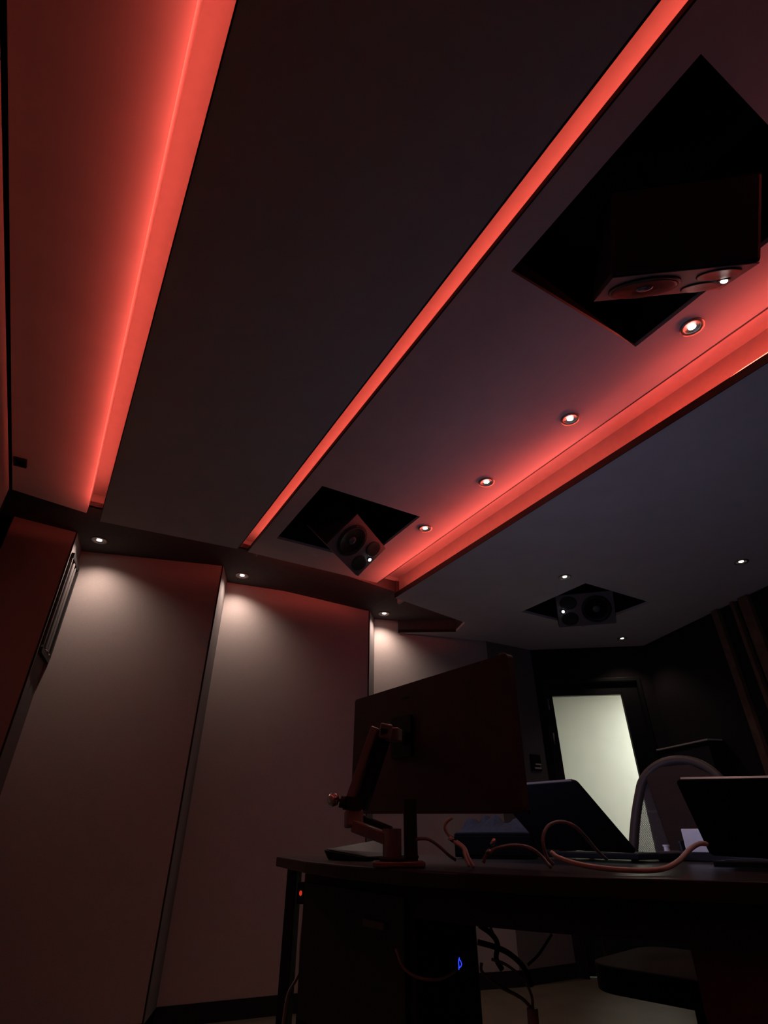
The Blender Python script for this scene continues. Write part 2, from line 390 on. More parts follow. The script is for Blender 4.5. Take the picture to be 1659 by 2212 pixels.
# ================================================================== LIGHTS
def led_strip(pts, label, facing, watts, width=0.012, light=None, dm=None):
    o = empty('led_strip', pts[0])
    tag(o, label, 'led strip', 'red cove lights')
    m = MB()
    m.tube([Vector(p) - Vector(facing).normalized() * 0.007 for p in pts], 0.0045, 6); m.build('diffuser', dm or M_ledlow, o)
    (a, b) = light or (pts[0], pts[-1])
    a = Vector(a); b = Vector(b); L = (b - a).length
    ld = bpy.data.lights.new('led_light', 'AREA'); ld.shape = 'RECTANGLE'; ld.size = L; ld.size_y = width
    ld.color = LED_RED; ld.energy = watts * L; ld.spread = PI
    X = (b - a).normalized(); Zv = -Vector(facing); Zv = (Zv - X * Zv.dot(X)).normalized(); Y = Zv.cross(X)
    lo = bpy.data.objects.new('led_light', ld); COL.objects.link(lo)
    lo.matrix_world = basis((a + b) / 2 , X, Y, Zv)
    lo.parent = o; lo.matrix_parent_inverse = o.matrix_world.inverted()
    return o
d2 = Vector((D2.x, D2.y, 0)); UP = Vector((0, 0, 1))
led_strip([ST3(-0.045, T0, 1.553), ST3(-0.045, 3.02, 1.553)], 'red LED strip in the leftmost ceiling cove beside the wide red strip', -d2 - UP * 0.12, LED_W * 1.7)
led_strip([ST3(0.882, T0, 1.628), ST3(0.882, 3.12, 1.628)], 'red LED strip in the narrow middle ceiling cove', UP, LED_W * 0.46)
led_strip([ST3(1.928, T0, 1.538), ST3(1.928, 0.55, 1.538), ST3(1.940, 0.95, 1.526), ST3(1.957, 1.3, 1.519), ST3(1.957, 3.07, 1.519)],
          'red LED strip glinting along the edge of the right-hand ceiling cove', -d2 + UP * 0.05, LED_W * 2.4, light=(ST3(1.955, T0, 1.521), ST3(1.955, 3.07, 1.521)), dm=M_ledr)
d1 = Vector((D1.x, D1.y, 0))
led_strip([ST3(0.91, 3.105, 1.627), ST3(1.78, 3.105, 1.627)], 'short red LED strip washing the wall slot between the middle and right coves', d1 + UP * 0.25, LED_W * 0.55)
led_strip([ST3(2.04, 3.09, 1.523), ST3(2.67, 3.218, 1.523)], 'short red LED strip washing the wall slot right of the right cove', d1 + UP * 0.25, LED_W * 0.14)
led_strip([ST3(0.00, 3.00, 1.545), ST3(0.68, 2.945, 1.545)], 'short red LED strip washing the wall slot between the left and middle coves', d1 + UP * 0.25, LED_W * 0.10)

def downlight(loc, label, group, watts, cone=110, blend=0.6, r=0.042, lean=(0, 0)):
    o = empty('downlight', loc); tag(o, label, 'downlight', group)
    L = Matrix.Translation(Vector(loc))
    MB().lathe([(r*0.66, 0.012), (r*0.66, -0.001), (r*0.74, -0.004), (r, -0.004), (r, 0.0)], 28, L).build('trim_ring', M_ring, o, smooth=True)
    MB().lathe([(r*0.65, 0.003), (r*0.60, 0.014), (r*0.5, 0.02)], 24, L).build('reflector', M_reflector, o, smooth=True)
    MB().lathe([(0.0, -0.002), (r*0.28, -0.001), (r*0.50, 0.004), (r*0.55, 0.010), (r*0.5, 0.016)], 24, L).build('lamp', M_lamp, o, smooth=True)
    ld = bpy.data.lights.new('spot', 'SPOT'); ld.energy = watts; ld.color = WARM; ld.spot_size = math.radians(cone); ld.spot_blend = blend
    ld.shadow_soft_size = 0.012
    lo = bpy.data.objects.new('spot', ld); COL.objects.link(lo); lo.location = (loc[0], loc[1], loc[2] - 0.008)
    lo.rotation_euler = (lean[0], lean[1], 0)
    lo.parent = o; lo.matrix_parent_inverse = o.matrix_world.inverted()
    return o
Gw, Gc, Gr = 'downlights washing the left wall', 'downlights in a row along the right cove', 'downlights in the right-hand ceiling'
for (x, y), lb in (((-1.866, 3.070), 'downlight over the wall panel beside the slotted wall grille'),
                   ((-1.055, 3.620), 'downlight over the middle wall panel, at the end of the narrow red cove'),
                   ((0.002, 4.249), 'downlight over the wall panel behind the big monitor')):
    downlight((x, y, U(1.60 if x > -0.1 else Z_SLOT) - 0.001), lb, Gw, SPOT_WALL, cone=136, blend=1.0, r=0.050)
for t, lb in ((0.555, 'downlight beside the largest speaker opening, nearest of the cove row'), (1.14, 'second downlight of the cove row from the largest speaker opening'),
              (1.717, 'third downlight of the cove row from the largest speaker opening'), (2.29, 'downlight at the right corner of the middle speaker opening, last of the cove row')):
    downlight(tuple(ST3(1.642, t, Z_P2 - 0.001)), lb, Gc, SPOT_ROOM)
for (s, t), lb in (((2.708, 2.201), 'downlight just left above the farthest speaker opening'), ((3.496, 1.467), 'rightmost downlight, near the slatted dark wall'),
                   ((4.126, 2.870), 'downlight in front of the glazed door, lowest in the ceiling')):
    downlight(tuple(ST3(s, t, Z_P3 - 0.001)), lb, Gr, SPOT_ROOM)

# corridor luminaire
cl = empty('corridor_light', (*bw(1.95, 0.75), 2.295)); tag(cl, 'corridor ceiling light behind the door glass', 'ceiling light')
lc = Matrix.Translation(Vector((*bw(1.95, 0.75), 2.295)))
MB().lathe([(0.0, -0.02), (0.10, -0.018), (0.12, 0.0)], 28, lc).build('diffuser', M_lamp, cl, smooth=True)
ld = bpy.data.lights.new('corridor_lamp', 'AREA'); ld.shape = 'DISK'; ld.size = 0.22; ld.energy = CORRIDOR_W; ld.color = (1.0, 0.98, 0.90)
lo = bpy.data.objects.new('corridor_lamp', ld); COL.objects.link(lo); lo.location = (*bw(1.95, 0.75), 2.268); lo.parent = cl; lo.matrix_parent_inverse = cl.matrix_world.inverted()

# ================================================================== CEILING SPEAKERS
LISTENER = ST3(1.98, 1.38, 0.0)
def speaker(center, tw_dir, roll, label):
    c = Vector(center); Z = (LISTENER - c).normalized()
    X = Vector((*ST(*tw_dir), 0)); X = (X - Z * X.dot(Z)).normalized(); Y = Z.cross(X)
    Rm = Matrix.Rotation(roll, 3, Z); X = Rm @ X; Y = Rm @ Y
    M = basis(c, X, Y, Z); o = empty('ceiling_speaker', M); tag(o, label, 'speaker', 'speakers hung in the ceiling openings')
    hx, hy, dp = 0.205, 0.130, 0.25
    kw = dict(parent=o, world=False)
    MB().box((-hx, -hy, -dp), (hx, hy, 0)).build('cabinet', M_cone, bevel=0.012, **kw)
    MB().box((-hx + 0.004, -hy + 0.004, 0.0), (hx - 0.004, hy - 0.004, 0.003)).build('baffle', M_spk, bevel=0.002, **kw)
    T = lambda x, y, z=0.003: Matrix.Translation(Vector((x, y, z)))
    wo = MB().lathe([(0.104, 0.0), (0.106, 0.006), (0.100, 0.009), (0.095, 0.006)], 36, T(-0.075, 0)).build('woofer', M_plast, smooth=True, **kw)
    MB().lathe([(0.098, 0.006), (0.090, 0.011), (0.082, 0.006), (0.030, 0.001), (0.0, 0.001)], 36, T(-0.075, 0)).build('cone', M_cone, parent=wo, world=False, smooth=True)
    MB().lathe([(0.030, 0.0012), (0.024, 0.010), (0.012, 0.015), (0.0, 0.016)], 28, T(-0.075, 0)).build('dust_cap', M_cap, parent=wo, world=False, smooth=True)
    for y in (-0.062, 0.062):
        MB().lathe([(0.052, 0.0), (0.053, 0.004), (0.048, 0.005), (0.03, 0.001), (0.0, 0.002)], 28, T(0.118, y), sx=1.15).build('port', M_cone, smooth=True, **kw)
    MB().lathe([(0.017, 0.0), (0.017, 0.005), (0.013, 0.006)], 20, T(0.160, 0.0)).build('lamp_bezel', M_plast, smooth=True, **kw)
    MB().lathe([(0.0105, 0.004), (0.010, 0.010), (0.005, 0.013), (0.0, 0.0135)], 20, T(0.160, 0.0)).build('status_lamp', M_stat, smooth=True, **kw)
    br = MB(); top = M.inverted() @ Vector((c.x - Z.x * 0.16, c.y - Z.y * 0.16, U(2.02)))
    br.tube([(0, 0, -0.16), top], 0.014, 8); br.build('mount_bracket', M_plast, smooth=True, **kw)
    return o
speaker(ST3(1.328, 2.571, 1.52), (0.77, 0.63), 0.0, 'grey studio speaker hanging out of the middle ceiling opening by the left wall')
speaker(ST3(1.319, 0.454, 1.50), (0.74, -0.67), 0.0, 'grey studio speaker seen edge-on in the nearest, largest ceiling opening')
speaker(ST3(3.187, 2.46, 1.44), (-0.69, 0.72), 0.0, 'grey studio speaker facing us in the farthest diamond-shaped opening')

# small vent on the left ceiling panel
v = empty('ceiling_vent', ST3(-0.478, 2.76, Z_W)); tag(v, 'small black rectangular vent on the red-lit ceiling strip at far left', 'vent')
f = MB(); z0, z1 = U(Z_W) - 0.012, U(Z_W)
for q in ((-0.506, -0.450, 2.725, 2.733), (-0.506, -0.450, 2.787, 2.795), (-0.506, -0.499, 2.733, 2.787), (-0.457, -0.450, 2.733, 2.787)): f.prism(rect_st(*q), z0, z1)
f.build('frame', M_trim, v)
for k in range(4): MB().prism(rect_st(-0.499, -0.457, 2.737 + k * 0.013, 2.744 + k * 0.013), z0 + 0.003, z1 - 0.002).build('slat', M_trim, v)

# slotted grille on the first return of the left wall
A0, B0 = Vector(RET[0][0]), Vector(RET[0][1]); gd = (B0 - A0); gl = gd.length; gd.normalize(); gn = Vector((gd.y, -gd.x))
gg = empty('wall_grille', (*(A0 + gd * gl / 2), 1.73)); tag(gg, 'tall black slotted grille beside the first bright wall panel', 'grille')
def gbox(u0, u1, z0, z1, d0, d1):
    p = [A0 + gd * (gl * u0) + gn * d0, A0 + gd * (gl * u1) + gn * d0, A0 + gd * (gl * u1) + gn * d1, A0 + gd * (gl * u0) + gn * d1]
    return MB().prism([tuple(q) for q in p], z0, z1)
gbox(0.06, 0.97, 1.745, 2.375, 0.0105, 0.016).build('backplate', M_trim, gg)
for u0, u1, mm in ((0.08, 0.13, M_ret), (0.36, 0.48, M_ret), (0.64, 0.71, M_ret)):
    gbox(u0, u1, 1.79, 2.345, 0.016, 0.026).build('bar', mm, gg, bevel=0.003)
gbox(0.86, 0.97, 1.775, 2.345, 0.016, 0.030).build('side_rail', M_trim, gg); gbox(0.06, 0.97, 2.345, 2.375, 0.016, 0.028).build('end_cap', M_trim, gg); gbox(0.06, 0.97, 1.745, 1.775, 0.016, 0.028).build('end_cap', M_trim, gg)
for u in (0.35, 0.68):
    c = A0 + gd * gl * u + gn * 0.030
    MB().lathe([(0.0, -0.006), (0.006, -0.004), (0.008, 0.0), (0.006, 0.004), (0.0, 0.006)], 12, Matrix.Translation(Vector((c.x, c.y, 1.778)))).build('screw', M_chrome, gg, smooth=True)

# light switch on the wall beside the door
SWd = (Vector(CORN_L) - Vector((0.911, 4.647))); swl = SWd.length; SWd.normalize(); SWn = Vector((SWd.y, -SWd.x))
so = Vector((0.911, 4.647)) + SWd * 0.395
X = Vector((SWd.x, SWd.y, 0)); Zn = Vector((SWn.x, SWn.y, 0)); sw = empty('light_switch', basis(Vector((so.x, so.y, 1.375)), X, UP, Zn))
tag(sw, 'black switch plate with bright metal rockers beside the door', 'switch')
MB().box((-0.055, -0.062, 0.0), (0.055, 0.062, 0.012)).build('plate', M_trim, sw, bevel=0.003, world=False)
MB().box((-0.025, -0.048, 0.012), (0.040, -0.036, 0.022)).build('rocker', M_white, sw, bevel=0.002, world=False)
MB().box((-0.015, -0.018, 0.012), (0.045, -0.008, 0.022)).build('rocker', M_white, sw, bevel=0.002, world=False)
MB().box((0.036, -0.048, 0.012), (0.047, -0.008, 0.018)).build('rocker_frame', M_silver, sw, world=False)

# black wall cabinet on the right wall
RW3 = Vector((RW.x, RW.y, 0)); RWn = Vector((RW.y, -RW.x, 0))
cb = empty('wall_cabinet', basis(Vector((*rw(0.0), 0.85)), RW3, UP, -RW3.cross(UP) * -1))
tag(cb, 'black wall cabinet right of the door with a highlight painted along its top', 'cabinet')
Zc = RW3.cross(UP)
cz = 1 if Zc.dot(Vector((-1, 0, 0))) > 0 else -1
cb.matrix_world = basis(Vector((*rw(0.0), 0.85)), RW3, UP, Zc)
MB().box((0.02, 0.0, 0.002 * cz), (0.60, 0.60, 0.13 * cz)).build('body', M_blackpaint, cb, bevel=0.004, world=False)
MB().box((0.03, 0.01, 0.131 * cz), (0.59, 0.57, 0.142 * cz)).build('cabinet_door', M_plast, cb, bevel=0.003, world=False)
MB().box((0.02, 0.601, 0.02 * cz), (0.60, 0.612, 0.150 * cz)).build('top_highlight', M_white, cb, bevel=0.002, world=False)  # white strip paints in the downlight's highlight along the cabinet top

# ================================================================== DESK
DZ = 0.79
EDGE = [(0.60, 1.010), (0.43, 1.095), (0.258, 1.190), (0.145, 1.275), (0.04, 1.386), (-0.10, 1.60), (-0.23, 1.86), (-0.389, 2.29)]
top_poly = [(1.50, 0.70), (0.86, 0.885)] + EDGE + [(-0.02, 2.60), (0.45, 2.32), (0.95, 1.95), (1.50, 1.55)]
desk = empty('studio_desk', (0.45, 1.6, 0)); tag(desk, 'large curved black studio desk seen from behind', 'desk')
MB().prism(top_poly[::-1], DZ - 0.030, DZ).build('tabletop', M_desk, desk, bevel=0.004)
def inset(p, k): return (p[0] + 0.72 * k, p[1] + 0.69 * k)
ap = [inset(p, 0.035) for p in [(0.86, 0.885)] + EDGE[:5]]
MB().prism([*ap, *[inset(p, 0.018) for p in ap[::-1]]], 0.703, DZ - 0.031).build('apron', M_deskside, desk)
MB().prism([(-0.335, 2.215), (-0.300, 2.200), (-0.285, 2.235), (-0.320, 2.250)], 0.0, DZ - 0.031).build('leg', M_trim, desk, bevel=0.003)
MB().prism([(0.02, 2.53), (0.055, 2.51), (0.075, 2.54), (0.04, 2.56)], 0.0, DZ - 0.031).build('leg', M_trim, desk, bevel=0.003)
MB().prism([(0.505, 1.125), (0.90, 0.925), (0.925, 0.965), (0.53, 1.165)], 0.0, DZ - 0.031).build('side_panel', M_brown, desk, bevel=0.003)
# rack pedestal under the left part of the desk
rk = empty('rack_pedestal', (0.1, 1.8, 0)); tag(rk, 'tall black rack cabinet under the left half of the desk', 'cabinet')
k0, k1 = Vector((-0.252, 2.04)), Vector((0.072, 1.525))
kd = (k1 - k0).normalized(); kn = Vector((-kd.y, kd.x)); 
kn = kn if kn.x > 0 else -kn
MB().prism([tuple(k0), tuple(k1), tuple(k1 + kn * 0.06), tuple(k0 + kn * 0.06)], 0.03, 0.752).build('body', M_deskside, rk, bevel=0.004)
kl = (k1 - k0).length
def kbox(u0, u1, z0, z1, d0, d1):
    p = [k0 + kd * u0 - kn * d0, k0 + kd * u1 - kn * d0, k0 + kd * u1 - kn * d1, k0 + kd * u0 - kn * d1]
    return MB().prism([tuple(q) for q in p], z0, z1)
kbox(0.03, kl - 0.03, 0.42, 0.73, 0.001, 0.012).build('rear_door', M_plast, rk, bevel=0.002)
kbox(0.03, kl - 0.03, 0.07, 0.40, 0.001, 0.012).build('rear_door', M_plast, rk, bevel=0.002)
kbox(kl - 0.20, kl - 0.10, 0.66, 0.675, 0.012, 0.024).build('handle', M_ret, rk, bevel=0.002)
for u in (0.04, kl - 0.04):
    c = k0 + kd * u + kn * 0.03
    MB().lathe([(0.022, 0.0), (0.022, 0.029), (0.0, 0.029)], 16, Matrix.Translation(Vector((c.x, c.y, 0)))).build('foot', M_trim, rk)
# computer tower with the blue mark
tc_ = at(1002, 2080, 1.62); tX = Vector((0.993, -0.114, 0)).normalized(); tY = Vector((0.114, 0.993, 0)).normalized()
pc = empty('computer_tower', basis(Vector((tc_.x, tc_.y, 0)), tX, tY, UP)); tag(pc, 'black computer tower with a glowing blue mark under the desk', 'computer')
MB().box((-0.064, 0.0, 0.02), (0.034, 0.20, 0.69)).build('case', M_plast, pc, bevel=0.006, world=False)
MB().box((-0.061, -0.008, 0.03), (0.031, 0.0, 0.68)).build('front_panel', M_trim, pc, bevel=0.003, world=False)
for sx in (-0.022, 0.020): MB().box((sx - 0.010, 0.02, 0.0), (sx + 0.010, 0.18, 0.02)).build('foot', M_trim, pc, world=False)
zt = tc_.z
def mk(p): return [(-0.0105 + (x + 0.0105) * 0.55, -0.0095, zt + z * 0.42) for x, z in p]
MB().tube(mk([(-0.014, -0.026), (-0.013, -0.010), (-0.014, 0.004), (-0.011, 0.020), (-0.009, 0.026)]), 0.0009, 6).build('blue_mark', M_blue, pc, world=False)
MB().tube(mk([(-0.011, 0.019), (-0.004, 0.010), (-0.001, -0.002), (-0.005, -0.013), (-0.013, -0.017)]), 0.0009, 6).build('blue_mark', M_blue, pc, world=False)
# red indicator on the desk leg
ri = empty('indicator', at(650, 1929, 2.17)); tag(ri, 'tiny red indicator light on the left desk leg', 'indicator')
c = at(650, 1929, 2.195)
MB().box((c.x - 0.012, c.y - 0.006, c.z - 0.03), (c.x + 0.012, c.y + 0.014, c.z + 0.03)).build('housing', M_trim, ri, bevel=0.002)
MB().lathe([(0.0, -0.008), (0.004, -0.005), (0.005, 0.0), (0.004, 0.005), (0.0, 0.008)], 12, Matrix.Translation(c + Vector((0, -0.007, 0)))).build('lamp', M_redled, ri, smooth=True)

# ================================================================== MONITOR AND ARM
TR = at(1095, 1410, 1.40); BR = Vector((TR.x, TR.y, at(1140, 1757, 1.40).z)); TL = at(767, 1512, 2.07)
Xm = (TL - TR).normalized(); Zup = (UP - Xm * Xm.dot(UP)).normalized(); Nm = Xm.cross(Zup)     # Nm: towards camera side?
if Nm.y > 0: Nm = -Nm
Wm = (TL - TR).length; Hm = (TR.z - BR.z)
mon = empty('monitor', basis((TL + TR) / 2 - Zup * Hm, -Xm, -Nm, Zup)); tag(mon, 'large flat monitor seen from behind on a silver arm', 'monitor')
kw = dict(parent=mon, world=False)                          # local: x to the right, y away from camera, z up
def rounded(x0, x1, z0, z1, r, n=5):
    P = []
    for cx_, cz_, a0 in ((x1 - r, z1 - r, 0), (x0 + r, z1 - r, 90), (x0 + r, z0 + r, 180), (x1 - r, z0 + r, 270)):
        for k in range(n + 1):
            a = math.radians(a0 + 90 * k / n); P.append((cx_ + r * math.cos(a), cz_ + r * math.sin(a)))
    return P
def plate(P, y0, y1):
    m = MB(); m.slab(P, [], y0, y1)
    m.v = [(x, z, y) for x, y, z in m.v]; return m
plate(rounded(-Wm/2, Wm/2, 0, Hm, 0.012), 0.0, 0.022).build('back_shell', M_monback, bevel=0.003, **kw)
plate(rounded(-Wm/2 + 0.012, Wm/2 - 0.012, 0.012, Hm - 0.008, 0.006), 0.0225, 0.024).build('screen', M_screen, **kw)
plate(rounded(-Wm/2, Wm/2, 0, 0.011, 0.004), 0.0225, 0.026).build('chin', M_plast, **kw)
MB().box((Wm/2 - 0.030, -0.002, Hm - 0.001), (Wm/2 - 0.012, 0.010, Hm + 0.004)).build('top_clip', M_silver, bevel=0.001, **kw)
iM = mon.matrix_world.inverted()
def on_back(px, py):                                        # a point of the photo on the monitor's back
    d = at(px, py, 1.0) - Vector((0, 0, EYE)); o0 = mon.matrix_world.translation; nrm = mon.matrix_world.to_3x3() @ Vector((0, 1, 0))
    k = (o0 - Vector((0, 0, EYE))).dot(nrm) / d.dot(nrm)
    return iM @ (Vector((0, 0, EYE)) + d * k)
vp = on_back(872, 1592)
plate(rounded(vp.x - 0.055, vp.x + 0.055, vp.z - 0.060, vp.z + 0.060, 0.008), -0.012, -0.001).build('mount_plate', M_trim, **kw)
lg = on_back(876, 1508)
plate(rounded(lg.x - 0.022, lg.x + 0.022, lg.z - 0.004, lg.z + 0.004, 0.003), -0.0012, -0.0002).build('maker_badge', M_trim, **kw)

vw = mon.matrix_world @ Vector((vp.x, -0.013, vp.z))
arm = empty('display_stand', (vw.x - 0.14, vw.y + 0.02, DZ)); tag(arm, 'silver jointed stand arm clamped to the desk behind the monitor', 'stand')
def bar(a, b, wd, ht, name, m, bev=0.004):                  # rectangular beam between two world points
    a = Vector(a); b = Vector(b); d = (b - a).normalized(); sd = d.cross(UP)
    if sd.length < 1e-3: sd = Vector((1, 0, 0))
    sd.normalize(); u = sd.cross(d)
    p = [q + sd * i * wd / 2 + u * j * ht / 2 for q in (a, b) for i, j in ((-1, -1), (1, -1), (1, 1), (-1, 1))]
    return MB().hexa(p).build(name, m, arm, bevel=bev)
hp = vw + Vector((-0.02, -0.02, 0))
H_ = 1.50
j1 = at(826, 1578, H_); j2 = at(764, 1742, H_ + 0.02)
bar(vw + (hp - vw).normalized() * 0.002, at(846, 1586, H_ - 0.005), 0.036, 0.034, 'tilt_head', M_silver)
bar(at(846, 1583, H_ - 0.01), at(820, 1578, H_ - 0.01), 0.030, 0.036, 'elbow', M_silver)
bar(at(838, 1579, H_ - 0.03), at(822, 1577, H_ - 0.03), 0.010, 0.014, 'elbow_slot', M_trim)
bar(at(813, 1572, H_), at(758, 1730, H_ + 0.02), 0.034, 0.022, 'upper_arm', M_silver)
bar(at(827, 1592, H_ + 0.018), at(776, 1745, H_ + 0.035), 0.030, 0.040, 'cable_channel', M_trim)
MB().tube([at(764, 1722, H_ + 0.02), at(762, 1750, H_ + 0.02)], 0.026, 20).build('knuckle', M_plast, arm, smooth=False)
bar(at(764, 1750, H_ + 0.02), at(764, 1787, H_ + 0.015), 0.042, 0.036, 'lower_joint', M_silver)
bar(at(764, 1784, H_ + 0.01), at(838, 1812, H_ - 0.02), 0.030, 0.026, 'lower_arm', M_silver)
bar(at(780, 1768, H_ + 0.04), at(845, 1795, H_ + 0.02), 0.030, 0.018, 'arm_cover', M_trim)
b1, b2 = at(847, 1790, H_ - 0.02), at(847, 1852, H_ - 0.02)
MB().tube([b1, b2], 0.022, 20).build('post_collar', M_silver, arm)
pz = Vector((b1.x + 0.045, b1.y + 0.03, DZ)); 
MB().tube([pz, Vector((pz.x, pz.y, DZ + 0.14))], 0.0165, 20).build('post', M_plast, arm, smooth=False)
MB().box((b1.x - 0.045, b1.y - 0.035, DZ + 0.0005), (b1.x + 0.075, b1.y + 0.065, DZ + 0.012)).build('clamp_plate', M_silver, arm, bevel=0.003)
MB().box((b1.x - 0.03, b1.y - 0.03, DZ + 0.0125), (b1.x + 0.03, b1.y + 0.03, b2.z)).build('base_block', M_plast, arm, bevel=0.003)
MB().tube([at(758, 1738, H_ + 0.02), at(738, 1728, H_ + 0.01), at(727, 1727, H_)], 0.0045, 10).build('knob_screw', M_chrome, arm, smooth=True)
MB().tube([at(741, 1720, H_), at(738, 1745, H_)], [0.006, 0.008], 12).build('wing_nut', M_plast, arm, smooth=True)
k_ = at(720, 1727, H_ - 0.005)
MB().lathe([(0.0, -0.016), (0.011, -0.012), (0.016, 0.0), (0.011, 0.012), (0.0, 0.016)], 20, Matrix.Translation(k_)).build('knob', M_chrome, arm, smooth=True)

# ================================================================== LAPTOPS
def laptop(tr, br, edge, width, label, lit=False):
    """tr, br: top and bottom of one visible side of the lid; edge: direction along the lid"""
    tr = Vector(tr); br = Vector(br); z = (tr - br); hgt = z.length; z.normalize()
    x = Vector(edge); x = (x - z * x.dot(z)).normalized(); y = z.cross(x)
    flip = y.y < 0                                           # y must point away from the camera (towards the user)
    if flip: y = -y
    xx = y.cross(z)
    org = br + x * width / 2
    o = empty('laptop', basis(org, xx, y, z)); tag(o, label, 'laptop')
    kw = dict(parent=o, world=False)
    lid = plate(rounded(-width/2, width/2, 0, hgt, 0.012), 0.0, 0.006).build('lid', M_lap, bevel=0.0015, **kw)
    plate(rounded(-width/2 + 0.008, width/2 - 0.008, 0.015, hgt - 0.008, 0.006), 0.0062, 0.0070).build('screen', M_lapscreen, parent=lid, world=False)
    MB().box((-width/2 + 0.012, -0.0006, hgt - 0.0005), (width/2 - 0.012, 0.0055, hgt + 0.0022)).build('lid_rim', M_lapedge, **kw)
    # the base lies level: build in world then parent
    yh = Vector((y.x, y.y, 0)).normalized(); xh = Vector((xx.x, xx.y, 0)).normalized()
    bmat = basis(org - UP * 0.004, xh, yh, UP)
    m = MB(); m.box((-width/2, 0.004, -0.014), (width/2, 0.195, 0.0)); m.v = [tuple(bmat @ Vector(p)) for p in m.v]
    base = m.build('base', M_lap, o, bevel=0.003)
    m = MB(); m.box((-width/2 + 0.02, 0.03, 0.0002), (width/2 - 0.02, 0.125, 0.0012)); m.v = [tuple(bmat @ Vector(p)) for p in m.v]
    m.build('keyboard', M_trim, base)
    m = MB(); m.box((-0.055, 0.13, 0.0002), (0.055, 0.185, 0.001)); m.v = [tuple(bmat @ Vector(p)) for p in m.v]
    m.build('trackpad', M_plast, base)
    for sx in (-width/2 + 0.04, width/2 - 0.04):
        for sy in (0.04, 0.17):
            p = bmat @ Vector((sx, sy, -0.014)); q = MB(); q.tube([(p.x, p.y, DZ + 0.0005), p], 0.010, 10); q.build('stand_foot', M_trim, o)
    return o
laptop((0.512, 1.590, 0.978), (0.681, 1.700, 0.8125), (-0.52, 0.85, 0), 0.335, 'dark laptop with its lid leaning back, right of the monitor')
laptop((0.687, 1.400, 0.965), (0.784, 1.520, 0.812), (0.70, -0.66, 0), 0.345, 'black laptop at the right edge, its lid seen from behind')

# audio controller with pale knobs beyond the laptops
mx = empty('audio_controller', basis(Vector((0.866, 1.921, DZ)), Vector((0.83, -0.55, 0)).normalized(), Vector((0.55, 0.83, 0)).normalized(), UP))
tag(mx, 'low black audio controller with pale knobs between the two laptops', 'audio controller')
kw = dict(parent=mx, world=False)
MB().box((-0.02, -0.08, 0.0005), (0.30, 0.09, 0.024)).build('body', M_plast, bevel=0.003, **kw)
for i, (x, hgt, mm, r) in enumerate(((0.005, 0.016, M_white, 0.010), (0.045, 0.026, M_trim, 0.011), (0.085, 0.016, M_white, 0.010), (0.110, 0.012, M_white, 0.007), (0.155, 0.016, M_white, 0.011), (0.178, 0.013, M_white, 0.007), (0.235, 0.014, M_trim, 0.010))):
    T_ = Matrix.Translation(Vector((x, -0.045 + 0.02 * (i % 2), 0.0242)))
    kb = MB().lathe([(r*0.85, 0.0), (r*0.75, hgt * 0.7), (r, hgt * 0.72), (r, hgt), (0.0, hgt)], 16, T_).build('knob', mm, **kw)
for x in (0.06, 0.13, 0.2): MB().box((x, 0.02, 0.0242), (x + 0.006, 0.07, 0.030)).build('fader', M_white, bevel=0.001, **kw)
# white paper pad beside it
pp = at(1518, 1838, 1.62)
pad = MB(); pad.box((-0.05, 0.0, 0.0), (0.05, 0.02, 0.055))
po = pad.build('note_card', M_white, bevel=0.002); po.matrix_world = basis(Vector((0.865, 1.690, DZ + 0.0245)), Vector((0.83, -0.55, 0)).normalized(), Vector((0.55, 0.83, 0)).normalized(), UP)
tag(po, 'small white card standing beside the right laptop', 'card')

# crumpled blue-grey cloth behind the monitor foot
def crumple(c, X, Y, w_, d_, h_, seed):
    rnd = random.Random(seed); m = MB(); N = 18; Mx = 12; vs = []; 
    bumps = [(rnd.uniform(-0.9, 0.9), rnd.uniform(-0.8, 0.8), rnd.uniform(0.12, 0.3), rnd.uniform(0.3, 1.0)) for _ in range(22)]
    for j in range(Mx + 1):
        for i in range(N + 1):
            a = -1 + 2 * i / N; b = -1 + 2 * j / Mx
            env = max(0.0, 1 - abs(a) ** 4) * max(0.0, 1 - b * b)
            z = 0.35 * env
            for bx, by, br_, bh in bumps: z += env * bh * 0.5 * max(0, 1 - math.hypot(a - bx, b - by) / br_)
            vs.append(c + X * (a * w_ / 2) + Y * (b * d_ / 2) + UP * (0.003 + h_ * z))
    fs = [(j*(N+1)+i, j*(N+1)+i+1, (j+1)*(N+1)+i+1, (j+1)*(N+1)+i) for j in range(Mx) for i in range(N)]
    return m.add(vs, fs)
bx0 = at(1062, 1800, 2.02); bX = Vector((0.90, -0.43, 0)).normalized(); bY = Vector((0.43, 0.90, 0)).normalized()
case = empty('equipment_case', basis(Vector((bx0.x, bx0.y, DZ)), bX, bY, UP)); tag(case, 'low black case on the desk under the blue-grey cloth', 'case')
ch_ = bx0.z - DZ
MB().box((-0.13, 0.0, 0.004), (0.13, 0.15, ch_)).build('body', M_case, case, bevel=0.004, world=False)
MB().box((-0.125, -0.004, 0.010), (0.125, 0.0, ch_ - 0.008)).build('front_plate', M_case, case, bevel=0.002, world=False)
for sx in (-0.1, 0.1): MB().box((sx - 0.012, 0.02, 0.0), (sx + 0.012, 0.13, 0.004)).build('foot', M_trim, case, world=False)
cc = Vector((bx0.x, bx0.y, bx0.z)) + bY * 0.075
cl_ = crumple(cc, bX, bY, 0.25, 0.14, 0.075, 4).build('draped_cloth', M_cloth, smooth=False)
sol = cl_.modifiers.new('thickness', 'SOLIDIFY'); sol.thickness = 0.004
tag(cl_, 'crumpled blue-grey cloth lying on the black case under the monitor', 'cloth')
